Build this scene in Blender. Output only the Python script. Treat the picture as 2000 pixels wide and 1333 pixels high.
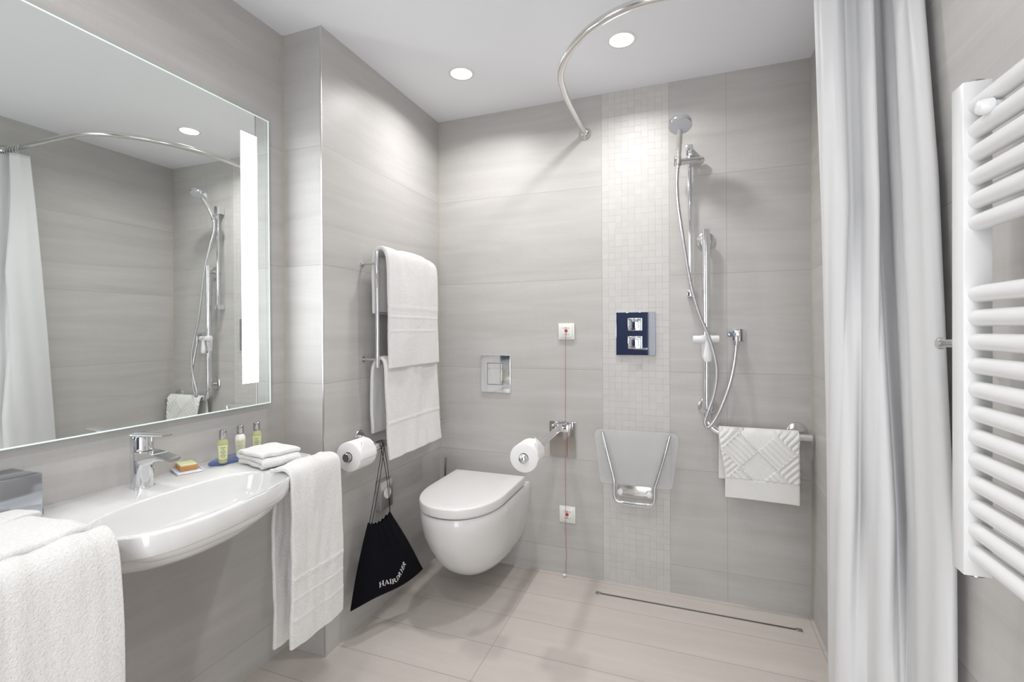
import bpy, bmesh, math, random
from mathutils import Vector, Matrix, noise
random.seed(7)
S = bpy.context.scene
C = S.collection
for o in list(bpy.data.objects): bpy.data.objects.remove(o)

# ------------------------------------------------------------------ camera
F_PX, YAW, PITCH, ROLL, SY = 932.1, -20.159, -0.284, -0.3226, -17.27
def cam_basis():
    y, p, r = (math.radians(a) for a in (YAW, PITCH, ROLL))
    fw = Vector((math.sin(y)*math.cos(p), math.cos(y)*math.cos(p), math.sin(p)))
    rt = Vector((math.cos(y), -math.sin(y), 0)); up = rt.cross(fw)
    return rt*math.cos(r)+up*math.sin(r), -rt*math.sin(r)+up*math.cos(r), fw
rt, up, fw = cam_basis()
cd = bpy.data.cameras.new('camera'); cam = bpy.data.objects.new('camera', cd); C.objects.link(cam)
cam.matrix_world = Matrix(((rt.x, up.x, -fw.x, 1.288), (rt.y, up.y, -fw.y, -2.3434), (rt.z, up.z, -fw.z, 1.2331), (0, 0, 0, 1)))
cd.sensor_width = 36; cd.lens = F_PX/2000*36; cd.shift_y = SY/2000; cd.clip_start = 0.02
S.camera = cam

# ------------------------------------------------------------------ world, exposure
w = bpy.data.worlds.new('world'); S.world = w; w.use_nodes = True
w.node_tree.nodes['Background'].inputs[0].default_value = (0.75, 0.8, 0.85, 1)
w.node_tree.nodes['Background'].inputs[1].default_value = 0.3
S.view_settings.view_transform = 'Standard'; S.view_settings.look = 'None'
S.view_settings.gamma = 1; S.view_settings.use_curve_mapping = False
S.view_settings.exposure = 0.17
LAMP_W = 4.7
STRIP_E = 9.0
# soft fill lamp added in an unseen doorway, right of the door leaf
dl = bpy.data.lights.new('doorway_fill', 'AREA'); dl.shape = 'RECTANGLE'; dl.size = .74; dl.size_y = 2.0
dl.energy = 17.0; dl.color = (.97, .985, 1.0)
do = bpy.data.objects.new('doorway_fill', dl); C.objects.link(do); do.location = (1.33, -3.10, 1.03); do.rotation_euler = (math.radians(90), 0, 0)

# ------------------------------------------------------------------ room constants
H, W, L, D = 2.381, 1.784, 0.901, 0.1855
Z1, T = 0.1327, 0.45
YN = -3.05
LIGHTS = [(0.344, -0.41), (1.048, -0.41), (0.344, -1.62), (1.048, -1.62), (0.344, -2.72), (1.048, -2.72)]

# ------------------------------------------------------------------ materials
def mat(name, col, rough=0.5, metal=0.0, **k):
    m = bpy.data.materials.new(name); m.use_nodes = True
    b = m.node_tree.nodes['Principled BSDF']
    b.inputs['Base Color'].default_value = (*col, 1); b.inputs['Roughness'].default_value = rough
    b.inputs['Metallic'].default_value = metal
    for kk, v in k.items(): b.inputs[kk.replace('_', ' ')].default_value = v
    return m
class NT:
    def __init__(s, m): s.t = m.node_tree; s.b = s.t.nodes['Principled BSDF']
    def n(s, ty, **k):
        x = s.t.nodes.new(ty)
        for a, v in k.items(): setattr(x, a, v)
        return x
    def l(s, a, b): s.t.links.new(a, b)
    def m(s, op, a, b=None, c=None):
        x = s.n('ShaderNodeMath', operation=op)
        for i, v in enumerate((a, b, c)):
            if v is None: continue
            if isinstance(v, (int, float)): x.inputs[i].default_value = v
            else: s.l(v, x.inputs[i])
        return x.outputs[0]
    def comb(s, x, y, z):
        c = s.n('ShaderNodeCombineXYZ')
        for i, v in enumerate((x, y, z)):
            if isinstance(v, (int, float)): c.inputs[i].default_value = v
            else: s.l(v, c.inputs[i])
        return c.outputs[0]
    def noise(s, vec, scale, detail=2, rough=.5, dist=0):
        x = s.n('ShaderNodeTexNoise'); x.inputs['Scale'].default_value = scale; x.inputs['Detail'].default_value = detail
        x.inputs['Roughness'].default_value = rough; x.inputs['Distortion'].default_value = dist
        s.l(vec, x.inputs['Vector']); return x.outputs['Fac']
    def white(s, vec):
        x = s.n('ShaderNodeTexWhiteNoise', noise_dimensions='3D'); s.l(vec, x.inputs['Vector']); return x.outputs['Value']
    def mapr(s, v, a, b, c, d):
        x = s.n('ShaderNodeMapRange'); s.l(v, x.inputs[0])
        for i, q in enumerate((a, b, c, d)): x.inputs[i+1].default_value = q
        return x.outputs[0]
    def mix(s, f, a, b):
        x = s.n('ShaderNodeMix', data_type='RGBA')
        if isinstance(f, (int, float)): x.inputs[0].default_value = f
        else: s.l(f, x.inputs[0])
        for i, v in ((6, a), (7, b)):
            if isinstance(v, tuple): x.inputs[i].default_value = (*v, 1)
            else: s.l(v, x.inputs[i])
        return x.outputs[2]
    def bump(s, h, strength, dist):
        x = s.n('ShaderNodeBump'); x.inputs['Strength'].default_value = strength; x.inputs['Distance'].default_value = dist
        s.l(h, x.inputs['Height']); s.l(x.outputs[0], s.b.inputs['Normal'])

def line_mask(nt, v, off, period, half):
    q = nt.m('DIVIDE', nt.m('SUBTRACT', v, off), period)
    fr = nt.m('FRACT', q)
    d = nt.m('MULTIPLY', nt.m('MINIMUM', fr, nt.m('SUBTRACT', 1.0, fr)), period)
    return nt.mapr(d, half*0.6, half*1.4, 1, 0), nt.m('FLOOR', q)
def at_mask(nt, v, p, half):
    return nt.mapr(nt.m('ABSOLUTE', nt.m('SUBTRACT', v, p)), half*0.6, half*1.4, 1, 0)

def tile_mat(name, haxis, verticals, col_a, col_b, grout, mosaic=None, floor=False):
    m = mat(name, col_a, 0.42); nt = NT(m)
    g = nt.n('ShaderNodeNewGeometry'); sp = nt.n('ShaderNodeSeparateXYZ'); nt.l(g.outputs['Position'], sp.inputs[0])
    X, Y, Z = sp.outputs
    h = X if haxis == 'x' else Y
    if floor: mask, row = line_mask(nt, Y, -0.225, 0.2015, 0.0011); vv = Y; verts = verticals
    else: mask, row = line_mask(nt, Z, Z1, T, 0.0010); vv = Z
    for p in verticals: mask = nt.m('MAXIMUM', mask, at_mask(nt, h, p, 0.0009))
    rr = nt.m('MULTIPLY', row, 7.31)
    # long drifting veins, one pattern per row of tiles
    vec = nt.comb(nt.m('ADD', nt.m('MULTIPLY', h, 1.1), rr), nt.m('MULTIPLY', vv, 11.0), rr)
    n1 = nt.noise(vec, 1.0, 5, .62, .8)
    vec2 = nt.comb(nt.m('MULTIPLY', h, 14), nt.m('MULTIPLY', vv, 160), rr)
    n2 = nt.noise(vec2, 1.0, 2, .6)
    vec3 = nt.comb(nt.m('MULTIPLY', h, 160), nt.m('MULTIPLY', vv, 14), rr)
    n3 = nt.noise(vec3, 1.0, 2, .6)
    f = nt.m('ADD', nt.m('MULTIPLY', nt.mapr(n1, .3, .7, 0, 1), .62), nt.m('MULTIPLY', nt.m('ADD', n2, n3), .19))
    col = nt.mix(f, col_a, col_b)
    tone = nt.mapr(nt.white(nt.comb(row, 3.3, 1.7)), 0, 1, -.02, .02)
    hs = nt.n('ShaderNodeHueSaturation'); nt.l(col, hs.inputs['Color']); nt.l(nt.m('ADD', 1.0, tone), hs.inputs['Value']); col = hs.outputs[0]
    if mosaic:
        a, b = mosaic; per = (b-a)/10
        inside = nt.m('MULTIPLY', nt.m('GREATER_THAN', h, a), nt.m('LESS_THAN', h, b))
        mv, ci = line_mask(nt, h, a, per, 0.0007); mh, cj = line_mask(nt, Z, Z1, T/15, 0.0007)
        rv = nt.white(nt.comb(nt.m('ROUND', nt.m('DIVIDE', nt.m('SUBTRACT', h, a), per)), cj, 5.1))
        rh = nt.white(nt.comb(ci, nt.m('ROUND', nt.m('DIVIDE', nt.m('SUBTRACT', Z, Z1), T/15)), 9.7))
        mm = nt.m('MAXIMUM', nt.m('MULTIPLY', mv, nt.mapr(rv, .1, .75, .12, 1)), nt.m('MULTIPLY', mh, nt.mapr(rh, .1, .75, .12, 1)))
        cellt = nt.white(nt.comb(ci, cj, 2.2))
        lighter = nt.mix(nt.mapr(cellt, 0, 1, .2, .8), tuple(c*.96 for c in col_b), tuple(min(1, c*1.05) for c in col_b))
        col = nt.mix(inside, col, lighter)
        mask = nt.m('MAXIMUM', nt.m('MULTIPLY', mask, nt.m('SUBTRACT', 1.0, inside)), nt.m('MULTIPLY', nt.m('MULTIPLY', mm, inside), .8))
        mask = nt.m('MAXIMUM', mask, nt.m('MAXIMUM', at_mask(nt, h, a, .0009), at_mask(nt, h, b, .0009)))
    col = nt.mix(nt.m('MULTIPLY', mask, .8), col, grout)
    nt.l(col, nt.b.inputs['Base Color'])
    hgt = nt.m('SUBTRACT', nt.m('MULTIPLY', nt.m('ADD', n2, n3), .12), mask)
    nt.bump(hgt, .35, .0012)
    nt.b.inputs['Specular IOR Level'].default_value = .35
    return m

CA, CB, GR = (.458, .442, .426), (.595, .580, .565), (.37, .345, .315)
M_back = tile_mat('porcelain_tile_back', 'x', [0.8985, 1.2111, 1.4555], CA, CB, GR, mosaic=(0.8985, 1.2111))
M_side = tile_mat('porcelain_tile_side', 'y', [-2.0], CA, CB, GR)
M_near = tile_mat('porcelain_tile_near', 'x', [], CA, CB, GR)
M_floor = tile_mat('porcelain_tile_floor', 'x', [0.5695, 1.7695], (.54, .492, .455), (.645, .598, .558), (.30, .25, .20), floor=True)
M_ceil = mat('ceiling_paint', (.87, .88, .91), .9)
def chrome(name, col=(.82, .83, .85), r=.07): return mat(name, col, r, 1.0)
M_chrome = chrome('chrome'); M_steel = chrome('brushed_steel', (.72, .71, .69), .22)
M_dchrome = chrome('grey_chrome', (.45, .45, .46), .2)
M_satin = chrome('satin_aluminium', (.70, .69, .69), .32)
M_ceram = mat('white_ceramic', (.80, .80, .795), .09, 0, Coat_Weight=.5, Coat_Roughness=.03)
M_lidp = mat('white_seat_plastic', (.84, .835, .825), .16)
M_enamel = mat('white_enamel', (.82, .82, .825), .22)
M_plast = mat('white_plastic', (.84, .84, .80), .3)
M_nylon = mat('white_nylon', (.85, .85, .86), .35)
M_black = mat('black_plastic', (.015, .015, .017), .35)
M_cord = mat('black_cord', (.01, .01, .012), .8)
M_red = mat('red_plastic', (.55, .05, .06), .4)
M_redcord = mat('red_cord', (.45, .14, .15), .7)
M_green = mat('green_symbol', (.45, .72, .58), .5)
M_mirror = mat('mirror_silver', (.86, .89, .87), .008, 1.0)
M_medge = mat('mirror_glass_edge', (.78, .93, .88), .15, 0, Emission_Color=(.85, 1, .95, 1), Emission_Strength=.25)  # faint emission put in for strip light leaking along the glass edge
M_bevel = mat('mirror_bevel', (.72, .82, .80), .1, .6)
M_led = mat('led_light_panel', (1, 1, 1), .4, 0, Emission_Color=(.93, .98, 1, 1), Emission_Strength=STRIP_E)
M_lens = mat('downlight_lens', (1, 1, 1), .4, 0, Emission_Color=(1, .985, .96, 1), Emission_Strength=5.0)
M_frost = mat('frosted_acrylic', (.82, .84, .85), .45, 0, Transmission_Weight=.3, IOR=1.2, Alpha=.36)
M_bglass = mat('blue_glass', (.30, .42, .80), .03, 0, Transmission_Weight=.75, IOR=1.45)
M_gel = mat('yellow_green_gel', (.70, .73, .38), .08, 0, Transmission_Weight=.45, IOR=1.35)
M_lotion = mat('white_lotion', (.85, .83, .80), .2)
M_labelg = mat('pale_green_label', (.72, .74, .46), .5)
M_ink = mat('dark_green_print', (.22, .26, .10), .6)
M_inkp = mat('purple_print', (.45, .35, .50), .6)
M_rubber = mat('nozzle_face', (.62, .63, .68), .45)
M_navy = mat('added_door_blue', (.035, .05, .11), .4)
M_doorf = mat('door_frame_paint', (.80, .80, .80), .5)
M_paperm = mat('toilet_paper', (.88, .87, .865), .95)
M_core = mat('paper_core', (.45, .40, .34), .9)
M_amber = mat('amber_soap', (.62, .30, .11), .35, 0, Subsurface_Weight=.2)
M_sdish = mat('white_tray_plastic', (.80, .83, .90), .3)
M_print = mat('white_print', (.75, .75, .78), .6)
M_grout = mat('silicone_joint', (.55, .49, .40), .6)

def cloth_mat(name, col, scale=420, strength=.5, dist=.0016, rough=1.0, sheen=.3):
    m = mat(name, col, rough); nt = NT(m)
    tc = nt.n('ShaderNodeNewGeometry')
    n1 = nt.noise(tc.outputs['Position'], scale, 3, .65)
    n2 = nt.noise(tc.outputs['Position'], scale*.48, 2, .6)
    hgt = nt.m('ADD', nt.m('MULTIPLY', n1, .6), n2)
    nt.bump(hgt, strength, dist)
    nt.l(nt.mix(nt.mapr(nt.m('ADD', n1, n2), .7, 1.3, 0, 1), tuple(c*.90 for c in col), tuple(min(1, c*1.04) for c in col)), nt.b.inputs['Base Color'])
    nt.b.inputs['Sheen Weight'].default_value = sheen; nt.b.inputs['Specular IOR Level'].default_value = .15
    return m
M_terry = cloth_mat('white_terry_cloth', (.83, .822, .808), strength=.8, dist=.003)
M_mat = cloth_mat('white_bath_mat_cotton', (.86, .855, .83), 500, .35)
M_bag = cloth_mat('black_cotton', (.004, .004, .007), 900, .25, .0006, .95, .01)
M_curt = mat('white_polyester', (.93, .93, .935), .45)
def curtain_mat():
    nt = NT(M_curt)
    g = nt.n('ShaderNodeNewGeometry')
    n = nt.noise(g.outputs['Position'], 6, 4, .6, .6)
    nt.bump(n, .25, .02)
    tr = nt.n('ShaderNodeBsdfTranslucent'); tr.inputs[0].default_value = (.85, .86, .88, 1)
    mx = nt.n('ShaderNodeMixShader'); mx.inputs[0].default_value = .30
    nt.l(nt.b.outputs[0], mx.inputs[1]); nt.l(tr.outputs[0], mx.inputs[2])
    nt.l(mx.outputs[0], nt.t.nodes['Material Output'].inputs[0])
curtain_mat()

# ------------------------------------------------------------------ mesh helpers
V = Vector
def box(bm, a, b, bev=0, seg=2, rotz=0, mi=0):
    a, b = V(a), V(b); c = (a+b)/2; s = b-a
    r = bmesh.ops.create_cube(bm, size=1, matrix=Matrix.Translation(c) @ Matrix.Rotation(rotz, 4, 'Z') @ Matrix.Diagonal((*s, 1)))
    if bev:
        vs = set(r['verts']); es = [e for e in bm.edges if e.verts[0] in vs and e.verts[1] in vs]
        bmesh.ops.bevel(bm, geom=es, offset=bev, segments=seg, affect='EDGES', profile=.5)
def frame(d):
    d = V(d).normalized(); u = d.orthogonal().normalized(); return u, d.cross(u).normalized(), d
def ring(bm, c, u, v, ru, rv=None, n=24):
    rv = ru if rv is None else rv
    return [bm.verts.new(c + u*(math.cos(2*math.pi*i/n)*ru) + v*(math.sin(2*math.pi*i/n)*rv)) for i in range(n)]
def skin(bm, rings, cap0=True, cap1=True, closed=True):
    n = len(rings[0])
    for a, b in zip(rings, rings[1:]):
        for i in range(n if closed else n-1):
            j = (i+1) % n
            bm.faces.new((a[i], a[j], b[j], b[i]))
    if cap0: bm.faces.new(list(reversed(rings[0])))
    if cap1: bm.faces.new(rings[-1])
def lathe(bm, base, axis, prof, n=32, cap0=True, cap1=True):
    """prof: (distance along the axis, radius)"""
    u, v, d = frame(axis); base = V(base)
    skin(bm, [ring(bm, base+d*t, u, v, max(r, 1e-5), n=n) for t, r in prof], cap0, cap1)
def cyl(bm, a, b, r, n=24, bev=0.0):
    a, b = V(a), V(b); ln = (b-a).length
    p = [(0, r), (ln, r)] if not bev else [(0, r-bev), (bev*.3, r-bev*.3), (bev, r), (ln-bev, r), (ln-bev*.3, r-bev*.3), (ln, r-bev)]
    lathe(bm, a, b-a, p, n)
def smooth_path(pts, sub=6):
    pts = [V(p) for p in pts]; out = []
    P = [pts[0]*2-pts[1]] + pts + [pts[-1]*2-pts[-2]]
    for i in range(1, len(P)-2):
        for k in range(sub):
            t = k/sub; a, b, c, d = P[i-1], P[i], P[i+1], P[i+2]
            out.append(.5*((2*b)+(c-a)*t+(2*a-5*b+4*c-d)*t*t+(3*b-a-3*c+d)*t**3))
    out.append(pts[-1]); return out
def tube(bm, pts, r, n=14, caps=True):
    pts = [V(p) for p in pts]; rings = []
    t0 = (pts[1]-pts[0]).normalized(); u = t0.orthogonal().normalized()
    for i, p in enumerate(pts):
        t = ((pts[min(i+1, len(pts)-1)] - pts[max(i-1, 0)])).normalized()
        u = (u - t*u.dot(t)).normalized(); v = t.cross(u)
        rings.append(ring(bm, p, u, v, r[i] if isinstance(r, (list, tuple)) else r, n=n))
    skin(bm, rings, caps, caps)
def grid(bm, f, nu, nv):
    vs = [[bm.verts.new(f(i/nu, j/nv)) for i in range(nu+1)] for j in range(nv+1)]
    for j in range(nv):
        for i in range(nu):
            bm.faces.new((vs[j][i], vs[j][i+1], vs[j+1][i+1], vs[j+1][i]))
    return vs
def obj(name, bm, m, parent=None, smooth=True, ang=35, kind=None):
    bmesh.ops.recalc_face_normals(bm, faces=bm.faces[:])
    me = bpy.data.meshes.new(name); bm.to_mesh(me); bm.free()
    me.materials.append(m)
    o = bpy.data.objects.new(name, me); C.objects.link(o)
    if smooth:
        me.polygons.foreach_set('use_smooth', [True]*len(me.polygons))
        me.set_sharp_from_angle(angle=math.radians(ang))
    if parent:
        o.parent = parent; o.matrix_parent_inverse = Matrix.Translation(-parent_loc(parent))
    if kind: o['kind'] = kind
    return o
def parent_loc(p):
    t = V(p.location)
    if p.parent: t = p['_w'] if '_w' in p.keys() else V((0, 0, 0))
    return V(t)
def thing(name, label, cat, loc, group=None):
    o = bpy.data.objects.new(name, None); C.objects.link(o); o.location = loc; o.empty_display_size = .05
    o['label'] = label; o['category'] = cat
    if group: o['group'] = group
    return o
def tag(o, label, cat, group=None):
    o['label'] = label; o['category'] = cat
    if group: o['group'] = group
    return o
def solid(o, t, off=0, sub=0):
    s = o.modifiers.new('Solidify', 'SOLIDIFY'); s.thickness = t; s.offset = off
    if sub: q = o.modifiers.new('Subdivision', 'SUBSURF'); q.levels = sub; q.render_levels = sub
    return o
B = bmesh.new
def structure(name, bm, m, parent=None, smooth=False):
    o = obj(name, bm, m, parent, smooth)
    if not parent: o['kind'] = 'structure'
    return o

# ------------------------------------------------------------------ room shell
TH = .12
bm = B(); box(bm, (-.1855-TH, YN-TH, -TH), (W+TH, TH, 0)); structure('floor', bm, M_floor)
bm = B(); box(bm, (-D-TH, YN-TH, H), (W+TH, TH, H+TH)); structure('ceiling', bm, M_ceil)
bm = B(); box(bm, (0, 0, 0), (W, TH, H)); structure('wall_back', bm, M_back)
bm = B(); box(bm, (W, YN, 0), (W+TH, TH, H)); structure('wall_right', bm, M_side)
bm = B(); box(bm, (-D-TH, YN, 0), (-D, -L, H)); structure('wall_left', bm, M_side)
bm = B(); box(bm, (-D-TH, -L, 0), (0, TH, H)); o = structure('wall_column', bm, M_side)
o.data.materials.append(M_near)
for p in o.data.polygons:
    if abs(p.normal.y) > .5: p.material_index = 1
# unseen near wall behind the camera; dark blue door added for the chrome to reflect
bm = B()
box(bm, (-D, YN-TH, 0), (.10, YN, H)); box(bm, (1.72, YN-TH, 0), (W, YN, H)); box(bm, (.10, YN-TH, 2.05), (1.72, YN, H)); box(bm, (.89, YN-TH, 0), (.95, YN, 2.05))
structure('wall_near', bm, M_near)
bm = B(); box(bm, (.10, YN-.06, 0), (.89, YN-.02, 2.05)); o = structure('added_door', bm, M_navy)
bm = B(); tube(bm, smooth_path([(.87, YN-.02, 1.02), (.87, YN+.05, 1.02), (.75, YN+.05, 1.02)]), .009)
h = obj('door_handle', bm, M_steel, o)
bm = B()
for x in (.06, .90, 1.70): box(bm, (x, YN, 0), (x+.04, YN+.012, 2.09))
box(bm, (.06, YN, 2.05), (1.74, YN+.012, 2.09)); structure('trim_1', bm, M_doorf)
# corner profile of the tiled column, silicone joints in the corners
bm = B(); box(bm, (-.0025, -L-.0025, 0), (.0015, -L+.0015, H)); structure('trim_2', bm, M_satin)
for i, (x, y) in enumerate(((-D, -L), (0, 0), (W, 0))):
    bm = B(); sx = 1 if x <= 0 else -1; q = .0035
    box(bm, (x-q if sx < 0 else x, y-q, 0), (x if sx < 0 else x+q, y, H)); structure('trim_%d' % (i+3), bm, M_grout)

# ------------------------------------------------------------------ downlights
def downlight(x, y, label, grp='recessed ceiling downlights', k=1.0):
    t = thing('downlight', label, 'ceiling light', (x, y, H), grp)
    bm = B(); lathe(bm, (x, y, H+.001), (0, 0, -1), [(0, .058), (.003, .057), (.0045, .052), (.003, .047)], 40, False, False)
    obj('trim_ring', bm, M_enamel, t)
    bm = B(); lathe(bm, (x, y, H+.001), (0, 0, -1), [(0, .048), (.0025, .047), (.003, .03)], 40, False, True)
    obj('light_lens', bm, M_lens, t)
    ld = bpy.data.lights.new('downlight_lamp', 'AREA'); ld.shape = 'DISK'; ld.size = .088; ld.energy = LAMP_W*k
    ld.spread = math.radians(150); ld.color = (1, .985, .97)
    lo = bpy.data.objects.new('lamp', ld); C.objects.link(lo); lo.parent = t; lo.location = (0, 0, -.0035)
downlight(*LIGHTS[0], 'round recessed ceiling downlight above the toilet, the left one in view')
downlight(*LIGHTS[1], 'round recessed ceiling downlight above the shower, beside the curved rail')
for i, l in enumerate(LIGHTS[2:]):
    downlight(*l, 'round recessed ceiling downlight near the ' + ('washbasin', 'radiator', 'left end of the mirror wall', 'door behind the viewer')[i], k=(.55, .48, .7, .7)[i])

# ------------------------------------------------------------------ mirror
XM = -.1662
t = thing('wall_mirror', 'large rectangular wall mirror with lit strip hung above the washbasin', 'mirror', (-D, -1.46, .97))
y0, y1, z0, z1 = -2.28, -.992, .970, 2.008
bm = B(); box(bm, (XM-.004, y0, z0), (XM, y1, z1)); obj('mirror_glass', bm, M_mirror, t, False)
bm = B(); e = .0045
for a, b in (((XM-.005, y0-.001, z1-.0005), (XM+.0012, y1+.001, z1+.003)), ((XM-.005, y0-.001, z0-.003), (XM+.0012, y1+.001, z0+.0005)),
             ((XM-.005, y1-.0005, z0-.003), (XM+.0012, y1+.003, z1+.003)), ((XM-.005, y0-.003, z0-.003), (XM+.0012, y0+.0005, z1+.003))): box(bm, a, b)
obj('polished_edge', bm, M_medge, t, False)
bm = B(); box(bm, (XM-.0001, y1-.0145, z0+.002), (XM+.0006, y1-.0125, z1-.002)); obj('bevel_line', bm, M_bevel, t, False)
bm = B(); box(bm, (-D, y0+.06, z0+.06), (XM-.004, y1-.06, z1-.06)); obj('backing_box', bm, M_enamel, t, False)
for ya, yb in ((-1.107, -1.042), (-2.23, -2.165)):
    bm = B(); box(bm, (XM-.0001, ya, 1.050), (XM+.0012, yb, 1.932)); obj('light_strip', bm, M_led, t, False)

# ------------------------------------------------------------------ washbasin
ZB = .81
t = thing('washbasin', 'wide white ceramic washbasin mounted on the left wall', 'washbasin', (-D, -1.47, ZB))
out = [(-D, -1.035), (.02, -1.035), (.085, -1.045), (.100, -1.075), (.102, -1.15), (.118, -1.195), (.160, -1.225), (.199, -1.262),
       (.222, -1.305), (.242, -1.385), (.256, -1.465), (.262, -1.550), (.256, -1.620), (.238, -1.670), (.200, -1.705), (.150, -1.735), (.112, -1.765),
       (.102, -1.80), (.100, -1.86), (.085, -1.895), (.02, -1.905), (-D, -1.905)]
cx, cy = .060, -1.475
def outline_pt(th):
    dx, dy = math.cos(th), math.sin(th); best = None
    P = out + [out[0]]
    for (ax, ay), (bx, by) in zip(P, P[1:]):
        ex, ey = bx-ax, by-ay; den = dx*ey-dy*ex
        if abs(den) < 1e-9: continue
        tt = ((ax-cx)*ey-(ay-cy)*ex)/den; s = ((ax-cx)*dy-(ay-cy)*dx)/den
        if tt > 0 and -1e-6 <= s <= 1+1e-6 and (best is None or tt < best): best = tt
    return best
N = 180
TH_ = [2*math.pi*i/N for i in range(N)]
raw = [outline_pt(a) for a in TH_]
rad = [(raw[i-1]+2*raw[i]+raw[(i+1) % N])/4 for i in range(N)]
OUT = [(cx+math.cos(a)*r, cy+math.sin(a)*r) for a, r in zip(TH_, rad)]
def bowl_pt(a, s, bx=.118, by=.230, bcx=.122, bcy=-1.478, ex=2.6):
    ca, sa = math.cos(a), math.sin(a)
    k = (abs(ca/bx)**ex + abs(sa/by)**ex)**(-1/ex)
    return (bcx+ca*k*s, bcy+sa*k*s)
bm = B(); R = []
def rg(pts, z): R.append([bm.verts.new((max(p[0], -D+.0005), p[1], zz)) for p, zz in zip(pts, z if isinstance(z, list) else [z]*N)])
for s, dz in ((.06, -.106), (.25, -.104), (.45, -.101), (.62, -.095), (.76, -.086), (.87, -.070), (.935, -.047), (.975, -.022), (.995, -.006), (1.01, -.0012), (1.03, 0)):
    rg([bowl_pt(a, s) for a in TH_], ZB+dz)
def blend(f):
    a = [bowl_pt(x, 1.03) for x in TH_]
    return [(p[0]*(1-f)+q[0]*f, p[1]*(1-f)+q[1]*f) for p, q in zip(a, OUT)]
def inset(d): return [(cx+(x-cx)*(1-d/r), cy+(y-cy)*(1-d/r)) for (x, y), r in zip(OUT, rad)]
rg([(x, y) for x, y in blend(.5)], ZB+.0005)
rg(inset(.006), ZB); rg(inset(.0015), ZB-.0015); rg(inset(0), ZB-.005)
rg(inset(.001), ZB-.030); rg(inset(.004), ZB-.046); rg(inset(.009), ZB-.052)
def under(s, zoff):
    pts = []; zs = []
    for (ox, oy), a in zip(inset(.009), TH_):
        bx_, by_ = bowl_pt(a, 1, bx=.16, by=.262, bcx=.075, bcy=-1.478, ex=2.2)
        f = s; px, py = ox*(1-f)+bx_*f, oy*(1-f)+by_*f
        pts.append((px, py)); zs.append(zoff)
    return pts, zs
p_, z_ = under(.35, ZB-.055); rg(p_, z_)
for s, dz in ((1.0, -.070), (.94, -.088), (.84, -.106), (.70, -.121), (.5, -.131), (.25, -.135), (.04, -.136)):
    rg([bowl_pt(a, s, bx=.165, by=.250, bcx=.050, bcy=-1.478, ex=2.2) for a in TH_], ZB+dz)
skin(bm, R, True, True)
obj('basin', bm, M_ceram, t, ang=60)
bm = B(); lathe(bm, (.122, -1.478, ZB-.103), (0, 0, 1), [(0, .022), (.002, .021), (.004, .016), (.003, .004)], 28); obj('drain_cover', bm, M_chrome, t)
for ya, yb in ((-1.212, -1.048), (-1.752, -1.905)):
    d_ = 1 if yb > ya else -1
    bm = B(); pts = [(.085, ya, ZB-.020), (.130, ya, ZB-.018), (.158, ya+d_*.008, ZB-.017), (.170, ya+d_*.030, ZB-.017), (.170, (ya+yb)/2, ZB-.017), (.165, yb-d_*.026, ZB-.017), (.135, yb-d_*.006, ZB-.018), (.070, yb, ZB-.020)]
    tube(bm, smooth_path(pts, 6), .013, 14); obj('towel_bar', bm, M_ceram, t)

# tap
t = thing('basin_tap', 'chrome single-lever mixer tap standing on the back of the washbasin', 'tap', (-.108, -1.472, ZB))
bx, by = -.108, -1.472
bm = B(); lathe(bm, (bx, by, ZB), (0, 0, 1), [(0, .0285), (.004, .0285), (.006, .0268), (.05, .0262), (.098, .0262)], 40); obj('tap_body', bm, M_chrome, t)
bm = B(); R = []
for k in range(13):
    f = k/12; x = bx+.004+f*.122; wy = .025*(1-.30*f); top = ZB+.101-.012*f*f; th = .040*(1-f)**1.6+.0085
    R.append([bm.verts.new((x, by+wy*cc, top if ss > 0 else (top-th))) for cc, ss in ((-1, 1), (-.5, 1), (0, 1), (.5, 1), (1, 1))] +
             [bm.verts.new((x, by+wy*cc, top-th*dd)) for cc, dd in ((1.0, .45), (.75, .85), (.35, 1), (-.35, 1), (-.75, .85), (-1.0, .45))])
skin(bm, R); obj('spout', bm, M_chrome, t, ang=40)
bm = B(); lathe(bm, (bx, by, ZB+.100), (0, 0, 1), [(0, .0235), (.0015, .0262), (.036, .0262), (.041, .024), (.042, .015)], 40); obj('cartridge_cap', bm, M_chrome, t)
bm = B(); R = []
for k in range(11):
    f = k/10; x = bx-.018+f*.118; wy = .021*(1-.35*f); z = ZB+.1425+.005*f; th = .010-.005*f
    R.append([bm.verts.new((x, by+wy*math.copysign(abs(c)**.5, c), z+th/2*math.copysign(abs(s)**.6, s))) for c, s in ((math.cos(q*math.pi/6+.01), math.sin(q*math.pi/6+.01)) for q in range(12))])
skin(bm, R); obj('lever', bm, M_chrome, t)

# soap and dish
bm = B(); box(bm, (-.045, -.034, 0), (.045, .034, .003), .001); box(bm, (-.045, -.034, .003), (.045, -.031, .007), .001); box(bm, (-.045, .031, .003), (.045, .034, .007), .001)
for v in bm.verts: v.co = Matrix.Rotation(math.radians(-24), 3, 'Z') @ v.co + V((-.140, -1.325, ZB+.0012))
tag(obj('soap_dish', bm, M_sdish), 'small white rectangular soap dish on the basin beside the tap', 'soap dish')
t = thing('soap_bar', 'small amber soap bar with a green top lying on the soap dish', 'soap', (-.152, -1.318, ZB+.005))
for nm, z0, z1, mm in (('soap_block', .0048, .019, M_amber), ('soap_wrapper', .0185, .0215, M_labelg)):
    bm = B(); k = 1 if nm == 'soap_block' else .93
    box(bm, (-.034*k, -.023*k, z0), (.034*k, .023*k, z1), .0015)
    for v in bm.verts: v.co = Matrix.Rotation(math.radians(-24), 3, 'Z') @ v.co + V((-.152, -1.318, ZB))
    obj(nm, bm, mm, t)

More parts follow.
